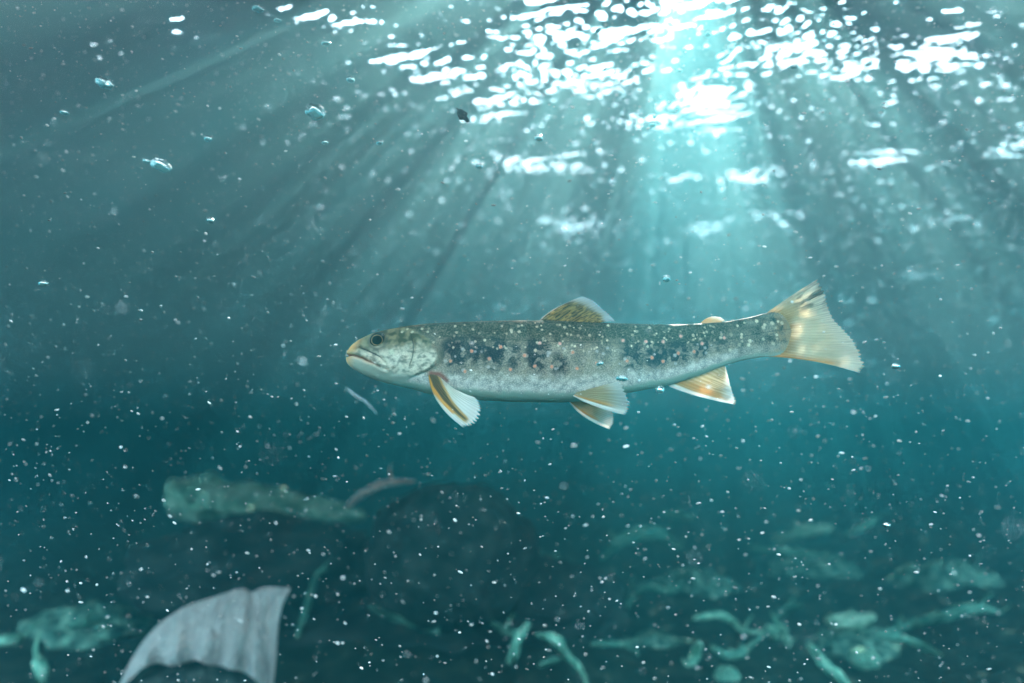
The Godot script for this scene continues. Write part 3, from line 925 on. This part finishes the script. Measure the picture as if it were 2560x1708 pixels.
func build_fish() -> void:
	S = px_size(1.0, FISH_DEPTH)
	var fish := thing("trout", at_px(FX, FY, FISH_DEPTH), "spotted trout-like fish swimming left with white-edged orange fins, middle of the picture", "fish")
	var tex := skin()
	var m := StandardMaterial3D.new()
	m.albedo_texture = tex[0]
	m.texture_repeat = false
	m.metallic = 1.0
	m.metallic_texture = tex[2]
	m.metallic_specular = 0.07
	m.roughness = 0.42
	m.heightmap_enabled = true
	m.heightmap_texture = tex[1]
	m.heightmap_scale = 0.02
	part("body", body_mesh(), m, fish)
	# eyes: dark ball, brass ring, black pupil under a clear coat
	var em := StandardMaterial3D.new()
	em.vertex_color_use_as_albedo = true
	em.roughness = 0.3
	em.metallic_specular = 0.06
	for side in [1, -1]:
		var z := side_z(EYE.x, EYE.y)
		var ball := part("eye", eye_mesh(side, 21.0, false), em, fish, fish_point(EYE.x, EYE.y, (z - 5.0) * side))
		part("pupil", eye_mesh(side, 12.0, true), em, ball, Vector3(-1.0 * S, 0, 4.6 * S * side))
	var fm := StandardMaterial3D.new()
	fm.vertex_color_use_as_albedo = true
	fm.transparency = BaseMaterial3D.TRANSPARENCY_ALPHA
	fm.roughness = 0.5
	fm.metallic_specular = 0.12
	fm.backlight_enabled = true
	fm.backlight = lin(0.95, 0.95, 0.95)
	fm.cull_mode = BaseMaterial3D.CULL_DISABLED
	var white := Color(0.84, 0.82, 0.76); var orange := Color(0.72, 0.36, 0.09); var tan_ := Color(0.46, 0.34, 0.15); var soot := Color(0.05, 0.045, 0.03)
	var bn := noise(0.11, 2, 95)
	# tail
	part("caudal_fin", fin_mesh([[[1925, 781, 0], [1985, 737, 2], [2063, 691, 4]], [[1955, 784, 0], [2010, 760, 2], [2079, 724, 4]], [[1968, 796, 0], [2020, 780, 2], [2084, 760, 4]], [[1975, 812, 0], [2030, 806, 0], [2097, 794, 2]],
		[[1978, 828, 0], [2040, 830, 0], [2127, 824, 0]], [[1977, 846, 0], [2050, 858, 0], [2150, 849, 0]], [[1968, 866, 0], [2040, 884, 0], [2162, 880, 0]], [[1945, 886, 0], [2040, 902, 0], [2171, 914, 0]], [[1920, 892, 0], [2030, 893, 0], [2158, 933, 0]]], 26, 0.035, 3.0,
		func(a: float, t: float, ph: float, p: Vector2) -> Color:
			var ray := pow(0.5 + 0.5 * cos(TAU * ph), 3.0)
			var c := mixc(Color(0.82, 0.71, 0.50), Color(0.42, 0.30, 0.14), ray * 0.7 * (1.0 - t * 0.75) * (0.6 + 0.6 * bn.get_noise_2d(a * 90.0, t * 8.0)))
			c = mixc(c, white, 0.5 * smoothstep(0.6, 1.0, t))
			c = mixc(c, Color(0.42, 0.27, 0.11), 0.9 * (1.0 - smoothstep(0.02, 0.26, t + 0.1 * bn.get_noise_2d(a * 60.0, 3.0))))
			c = mixc(c, Color(0.58, 0.40, 0.16), 0.8 * bell(a - 0.17, 0.13) * (1.0 - smoothstep(0.25, 0.7, t)))
			c = mixc(c, orange, 0.9 * smoothstep(0.78, 0.93, a) * (1.0 - smoothstep(0.60, 0.85, t)) * (1.0 - smoothstep(0.965, 1.0, a)))
			c = mixc(c, soot, 0.85 * bell(a - 0.13, 0.12) * smoothstep(0.3, 0.6, t) * smoothstep(-0.25, 0.25, bn.get_noise_2d(a * 160.0, t * 26.0)))
			c = mixc(c, soot, 0.25 * bell(a - 0.75, 0.06) * smoothstep(0.3, 0.5, t) * ray)
			return web(c, 0.95 - 0.35 * t * (1.0 - ray))), fm, fish)
	# back fin
	part("dorsal_fin", fin_mesh([[[1349, 800, 0], [1385, 762, 0], [1467, 735, 0]], [[1385, 804, 0], [1430, 768, 0], [1488, 744, 0]], [[1420, 806, 0], [1460, 783, 0], [1503, 760, 0]], [[1452, 808, 0], [1487, 792, 0], [1526, 781, 0]], [[1487, 810, 0], [1512, 801, 0], [1544, 802, 0]]], 13, 0.05, 3.0,
		func(a: float, t: float, ph: float, p: Vector2) -> Color:
			var ray := 0.5 + 0.5 * cos(TAU * ph)
			var c := mixc(Color(0.60, 0.42, 0.14), Color(0.40, 0.27, 0.09), ray)
			var dash := smoothstep(-0.05, 0.2, bn.get_noise_2d(a * 130.0, t * 40.0) + 0.14) * (1.0 - ray * 0.8)
			c = mixc(c, soot, dash * 0.95 * (1.0 - smoothstep(0.72, 0.92, t)))
			c = mixc(c, soot, 0.7 * (1.0 - smoothstep(0.03, 0.10, t)))
			c = mixc(c, Color(0.62, 0.68, 0.68), smoothstep(0.68, 0.95, t + 0.25 * smoothstep(0.7, 1.0, a)))
			c = mixc(c, white, 0.8 * (1.0 - smoothstep(0.0, 0.03, a)))
			return web(c, 0.96 - 0.30 * smoothstep(0.6, 1.0, t))), fm, fish)
	part("adipose_fin", fin_mesh([[[1753, 810, 0], [1768, 793, 0], [1787, 789, 0]], [[1776, 810, 0], [1788, 799, 0], [1808, 790, 0]], [[1800, 808, 0], [1808, 804, 0], [1819, 800, 0]]], 3, 0.0, 3.5,
		func(a: float, t: float, ph: float, p: Vector2) -> Color:
			return web(mixc(Color(0.62, 0.46, 0.24), white, smoothstep(0.5, 1.0, t)), 0.96)), fm, fish)
	part("anal_fin", fin_mesh([[[1663, 962, 0], [1735, 995, 0], [1840, 1012, 0]], [[1690, 953, 0], [1760, 985, 0], [1843, 1004, 0]], [[1730, 940, 0], [1780, 960, 0], [1833, 980, 0]], [[1775, 924, 0], [1800, 938, 0], [1824, 951, 0]], [[1808, 911, 0], [1811, 916, 0], [1816, 917, 0]]], 12, 0.04, 3.0,
		func(a: float, t: float, ph: float, p: Vector2) -> Color:
			var ray := 0.5 + 0.5 * cos(TAU * ph)
			var c := mixc(Color(0.66, 0.56, 0.36), Color(0.48, 0.36, 0.16), ray * 0.8)
			c = mixc(c, orange, 0.75 * bell(a - 0.26, 0.14) * (1.0 - smoothstep(0.75, 0.95, t)))
			c = mixc(c, Color(0.25, 0.22, 0.14), 0.6 * bell(a - 0.6, 0.25) * smoothstep(0.35, 0.6, t) * (1.0 - smoothstep(0.75, 0.92, t)) * ray)
			c = mixc(c, white, smoothstep(0.7, 0.97, t) * 0.9)
			c = mixc(c, white, 1.0 - smoothstep(0.10, 0.17, a))
			return web(c, 0.97 - 0.2 * t)), fm, fish)
	# paired fins: near side first, then the far side
	var pelvic := func(a: float, t: float, ph: float, p: Vector2) -> Color:
		var ray := 0.5 + 0.5 * cos(TAU * ph)
		var c := mixc(Color(0.52, 0.44, 0.27), Color(0.36, 0.26, 0.12), ray * 0.8)
		c = mixc(c, orange, 0.85 * bell(a - 0.27, 0.09) * (1.0 - smoothstep(0.65, 0.85, t)))
		c = mixc(c, soot, 0.5 * bell(a - 0.225, 0.02) * smoothstep(0.3, 0.5, t) * (1.0 - smoothstep(0.75, 0.9, t)))
		c = mixc(c, Color(0.60, 0.66, 0.64), smoothstep(0.55, 0.95, t) * 0.75)
		c = mixc(c, white, 1.0 - smoothstep(0.16, 0.22, a))
		return web(c, (0.96 - 0.45 * smoothstep(0.4, 1.0, t) * smoothstep(0.2, 0.4, a)))
	part("pelvic_fin", fin_mesh([[[1428, 993, 40], [1478, 1023, 52], [1556, 1040, 58]], [[1430, 991, 41], [1490, 1012, 54], [1565, 1031, 60]], [[1432, 989, 42], [1495, 999, 56], [1566, 1009, 62]], [[1434, 987, 43], [1490, 984, 57], [1557, 984, 62]], [[1436, 985, 44], [1480, 973, 57], [1543, 957, 60]]], 10, 0.05, 3.0, pelvic), fm, fish)
	part("pelvic_fin", fin_mesh([[[1421, 1003, -8], [1455, 1050, -20], [1530, 1073, -30]], [[1426, 1003, -8], [1470, 1042, -20], [1539, 1062, -30]], [[1434, 1001, -8], [1485, 1030, -20], [1540, 1046, -30]], [[1444, 999, -8], [1490, 1016, -20], [1538, 1028, -30]]], 10, 0.05, 3.0, pelvic), fm, fish)
	var pectoral := func(a: float, t: float, ph: float, p: Vector2) -> Color:
		var ray := 0.5 + 0.5 * cos(TAU * ph)
		var c := mixc(Color(0.72, 0.70, 0.58), white, smoothstep(0.3, 0.85, t))
		c = mixc(c, Color(0.50, 0.50, 0.42), 0.25 * ray * (1.0 - t))
		var blade := [[1084, 944], [1100, 975], [1128, 1012], [1156, 1038], [1170, 1050]]
		var d := seg_dist(p, blade)
		var half := 15.0 - 11.0 * smoothstep(950.0, 1052.0, p.y)
		var streak := 0.5 + 0.5 * cos(TAU * ph)
		c = mixc(c, Color(0.62, 0.40, 0.15), 1.0 - smoothstep(half + 1.0, half + 5.0, d))
		c = mixc(c, mixc(Color(0.09, 0.07, 0.045), Color(0.26, 0.19, 0.09), streak), 1.0 - smoothstep(half - 3.0, half, d))
		var rim := seg_dist(p, [[1076, 944], [1087, 972], [1112, 1006], [1140, 1033]])
		c = mixc(c, Color(0.85, 0.43, 0.10), 0.95 * (1.0 - smoothstep(2.5, 5.0, rim)))
		return web(c, 0.97 - 0.22 * smoothstep(0.6, 1.0, t))
	part("pectoral_fin", fin_mesh([[[1077, 944, 50], [1088, 1018, 66], [1170, 1072, 84]], [[1080, 942, 52], [1106, 1012, 68], [1190, 1069, 86]], [[1086, 941, 53], [1122, 1000, 70], [1204, 1055, 88]], [[1096, 943, 53], [1140, 1000, 70], [1212, 1030, 88]], [[1108, 950, 53], [1142, 985, 69], [1206, 1013, 86]], [[1120, 961, 52], [1148, 985, 66], [1196, 1000, 82]]], 14, 0.05, 3.4, pectoral), fm, fish)
	part("pectoral_fin", fin_mesh([[[1077, 952, -45], [1082, 1000, -66], [1150, 1050, -84]], [[1086, 950, -46], [1110, 1000, -70], [1180, 1048, -88]], [[1104, 955, -46], [1135, 990, -69], [1184, 1022, -86]]], 14, 0.05, 3.0, pectoral), fm, fish)

func eye_mesh(side: int, size: float, pupil: bool) -> ArrayMesh:
	var v := PackedVector3Array(); var idx := PackedInt32Array(); var col := PackedColorArray()
	var nr := 30; var na := 48
	for i in nr + 1:
		var q := PI * 0.5 * i / nr
		for j in na + 1:
			var a := TAU * j / na
			var rr := size * sin(q)
			# the pupil is drawn out a little towards the snout
			var pr := 11.5 + 2.2 * maxf(-cos(a), 0.0)
			if pupil: rr *= pr / 12.0
			var c := Color(0.004, 0.005, 0.006)
			if rr > pr and not pupil: c = Color(0.34, 0.27, 0.12)
			if rr > pr + 1.6 and not pupil: c = Color(0.012, 0.014, 0.016).lerp(Color(0.03, 0.03, 0.028), 0.5 + 0.5 * sin(a * 7.0 + rr))
			if rr > 18.6: c = Color(0.34, 0.29, 0.14) if sin(a) < 0.35 and cos(a) > -0.6 else Color(0.03, 0.03, 0.03)
			v.append(Vector3(rr * cos(a) * S, rr * sin(a) * S, ((8.0 if pupil else 12.0) * cos(q)) * S * side))
			col.append(c)
	for i in nr:
		for j in na:
			var a := i * (na + 1) + j
			var b := a + na + 1
			if side > 0: idx.append_array([a, a + 1, b, b, a + 1, b + 1])
			else: idx.append_array([a, b, a + 1, b, b + 1, a + 1])
	return arrays_mesh(v, smooth_normals(v, idx), idx, null, col)

# ---------- bubbles, flakes, specks ----------
func bubble_mesh(sd: int, lumpy: float) -> ArrayMesh:
	# air in water: the face is turned inwards, so that light bends as it does into air
	var n := noise(0.9, 2, sd)
	var v := PackedVector3Array(); var idx := PackedInt32Array()
	var nu := 40; var nv := 26
	for j in nv + 1:
		var p := PI * j / nv
		for i in nu + 1:
			var q := TAU * (i % nu) / nu
			var d := Vector3(sin(p) * cos(q), cos(p), sin(p) * sin(q))
			v.append(d * (1.0 + lumpy * n.get_noise_3dv(d)))
	for j in nv:
		for i in nu:
			var a := j * (nu + 1) + i
			idx.append_array([a, a + 1, a + nu + 1, a + 1, a + nu + 2, a + nu + 1])
	var nm := smooth_normals(v, idx)
	for j in nv + 1:
		var a := j * (nu + 1)
		var s := (nm[a] + nm[a + nu]).normalized()
		nm[a] = s; nm[a + nu] = s
	return arrays_mesh(v, nm, idx)

func build_bubbles() -> void:
	var m := StandardMaterial3D.new()
	m.albedo_color = Color(0.97, 0.99, 0.99)
	m.metallic = 1.0
	m.roughness = 0.16
	var meshes := [bubble_mesh(201, 0.10), bubble_mesh(202, 0.16), bubble_mesh(203, 0.2), bubble_mesh(204, 0.05)]
	# [x, y, half width, half height, tilt, distance, label]
	var list := [
		[786, 277, 26, 19, 25, 0.50, "large silvery three-cornered bubble in the upper left"],
		[1347, 344, 12, 9, 10, 0.52, "silver bubble right of the dark flake under the surface"],
		[813, 106, 12, 6, -5, 0.52, "flat dark-bellied bubble above the three-cornered bubble"],
		[875, 197, 11, 8, 10, 0.54, "small bubble up right of the large three-cornered bubble"],
		[948, 355, 9, 6, -10, 0.55, "small bubble below and right of the three-cornered bubble"],
		[811, 355, 9, 6, 0, 0.55, "small bubble straight below the three-cornered bubble"],
		[258, 206, 22, 13, 20, 0.48, "lumpy silver bubble in the far upper left"],
		[643, 19, 16, 9, 12, 0.50, "bubble at the top edge, left of centre"],
		[400, 412, 28, 15, 22, 0.46, "largest drawn-out bubble with a bright cap, left side"],
		[364, 402, 12, 5, 15, 0.47, "thin sliver bubble touching the largest drawn-out bubble"],
		[105, 708, 13, 7, 0, 0.50, "bubble near the left edge at mid height"],
		[523, 550, 10, 8, 30, 0.53, "round bubble at left, below the largest drawn-out bubble"],
		[517, 345, 10, 8, 15, 0.53, "small bright bubble right of the largest drawn-out bubble"],
		[158, 280, 12, 6, 10, 0.51, "small flat bubble under the lumpy upper-left bubble"],
		[1198, 414, 10, 7, 0, 0.55, "bubble at the left end of the long bright ripple streak"],
		[1632, 310, 10, 8, 0, 0.55, "bubble under the surface in the bright right half"],
		[1637, 290, 6, 5, 0, 0.56, "tiny bubble touching the top of another in the bright right half"],
		[1667, 696, 10, 9, 10, 0.53, "round bubble above the fish between back fin and tail"],
		[1555, 946, 15, 8, 5, 0.47, "bright flat bubble in front of the fish above its pelvic fin"],
		[1651, 975, 11, 10, 0, 0.50, "round bubble at the fish's belly in front of the anal fin"],
		[1500, 909, 9, 6, -20, 0.48, "small slanted bubble in front of the fish's flank"],
		[2242, 916, 11, 8, 0, 0.52, "bubble right of the fish's tail"],
		[2219, 1314, 10, 6, 5, 0.50, "flat bubble in the lower right of the picture"],
		[1987, 166, 10, 5, 0, 0.54, "flat dark-bellied bubble in the upper right"],
		[1771, 82, 10, 9, 0, 0.54, "round bright bubble near the top, right of centre"],
		[1700, 175, 8, 5, 0, 0.55, "small bubble among the bright ripples at the top"],
		[1496, 74, 8, 5, -20, 0.54, "dark tilted bubble among the bright ripples at top centre"],
		[692, 48, 10, 5, 5, 0.51, "small bubble right of the one at the top edge"],
	]
	var k := 0
	for b in list:
		var o := part("air_bubble", meshes[[1, 3, 0, 3, 0, 3, 2, 1, 1, 0][k % 10]], m, self, at_px(b[0], b[1], b[5]))
		var rx := px_size(b[2], b[5]); var ry := px_size(b[3], b[5])
		o.basis = Basis(Vector3.FORWARD, deg_to_rad(b[4])).scaled_local(Vector3(rx, ry, (rx + ry) * 0.5))
		tag(o, b[6], "bubble", "air bubbles in the water")
		k += 1
	# the dark flake under the ripples
	var fl := StandardMaterial3D.new()
	fl.albedo_texture = noise_tex(0.03, 4, 211, ramp([[0.3, lin(0.008, 0.015, 0.016)], [0.7, lin(0.03, 0.045, 0.045)], [0.97, lin(0.3, 0.3, 0.26)]]), 128)
	fl.roughness = 0.3
	var f := part("leaf_flake", flake_mesh(), fl, self, at_px(1155, 287, 0.52))
	tag(f, "small dark square flake drifting just under the bright surface", "debris")
	# a pale torn scrap under the fish's jaw
	var sc := StandardMaterial3D.new()
	sc.albedo_color = lin(0.16, 0.22, 0.22)
	sc.backlight_enabled = true
	sc.backlight = lin(0.8, 0.8, 0.8)
	sc.roughness = 0.8
	f = part("drifting_scrap", tube_mesh([Vector3.ZERO, Vector3(0.006, -0.005, 0.0), Vector3(0.013, -0.009, 0.004), Vector3(0.02, -0.016, 0.004)], [0.0004, 0.0009, 0.0007, 0.0003], 212), sc, self, at_px(862, 968, 0.40))
	tag(f, "faint pale scrap drifting below the fish's jaw", "debris")

func flake_mesh() -> ArrayMesh:
	var v := PackedVector3Array(); var idx := PackedInt32Array(); var uv := PackedVector2Array()
	var n := noise(60.0, 2, 213)
	var N := 10
	for side in 2:
		for j in N + 1:
			for i in N + 1:
				var a := float(i) / N; var b := float(j) / N
				var p := Vector3(-0.0042, 0.0042, 0).lerp(Vector3(0.0030, 0.0046, 0), a).lerp(Vector3(-0.0030, -0.0044, 0).lerp(Vector3(0.0050, -0.0036, 0), a), b)
				p += Vector3(n.get_noise_2d(p.y * 2.0, 3.0), n.get_noise_2d(p.x * 2.0, 9.0), 0.0) * 0.0022
				p.z = 0.0012 * n.get_noise_2d(p.x * 3.0, p.y * 3.0) + (0.0006 if side == 0 else -0.0006)
				v.append(p)
				uv.append(Vector2(a, b))
	var per := (N + 1) * (N + 1)
	for side in 2:
		for j in N:
			for i in N:
				var a := side * per + j * (N + 1) + i
				var c := a + N + 1
				if side == 0: idx.append_array([a, a + 1, c, a + 1, c + 1, c])
				else: idx.append_array([a, c, a + 1, a + 1, c, c + 1])
	var rim := []
	for i in N: rim.append([i, i + 1])
	for j in N: rim.append([N + j * (N + 1), N + (j + 1) * (N + 1)])
	for i in N: rim.append([per - 1 - i, per - 2 - i])
	for j in N: rim.append([(N - j) * (N + 1), (N - j - 1) * (N + 1)])
	for e in rim:
		idx.append_array([e[0], e[0] + per, e[1], e[1], e[0] + per, e[1] + per])
	return arrays_mesh(v, smooth_normals(v, idx), idx, uv)

func build_specks() -> void:
	var r := RandomNumberGenerator.new()
	r.seed = 77
	var mm := MultiMesh.new()
	mm.transform_format = MultiMesh.TRANSFORM_3D
	mm.use_colors = true
	var sp := SphereMesh.new()
	sp.radius = 1.0; sp.height = 2.0
	sp.radial_segments = 8; sp.rings = 4
	mm.mesh = sp
	var total := 30000
	mm.instance_count = total
	for k in total:
		var z := -0.16 - 2.6 * pow(r.randf(), 1.5)
		if k % 2 == 0: z = r.randf_range(-0.38, -0.85)
		var x := r.randf_range(-1.0, 1.0) * (0.35 + absf(z) * 0.95)
		var y := EYE_Y - 0.45 + 0.99 * pow(r.randf(), 0.62)
		var s: float = 0.00029 + 0.00070 * pow(r.randf(), 7.0)
		s *= clampf(absf(z) / 0.55, 0.35, 1.7)
		var b := Basis(Vector3.FORWARD, r.randf_range(-0.2, 0.75) if x < 0.0 else r.randf_range(-0.4, 0.3)).scaled_local(Vector3(s * r.randf_range(1.0, 2.6), s, s))
		var pale := 0.25 + 0.72 * r.randf()
		mm.set_instance_color(k, Color(pale, pale, pale * 0.97))
		mm.set_instance_transform(k, Transform3D(b, Vector3(x, y, z)))
	var m := StandardMaterial3D.new()
	m.vertex_color_use_as_albedo = true
	m.roughness = 0.6
	var o := MultiMeshInstance3D.new()
	o.name = "suspended_specks"
	o.multimesh = mm
	o.material_override = m
	add_child(o)
	tag(o, "fine white specks drifting everywhere in the water", "", "", "stuff")
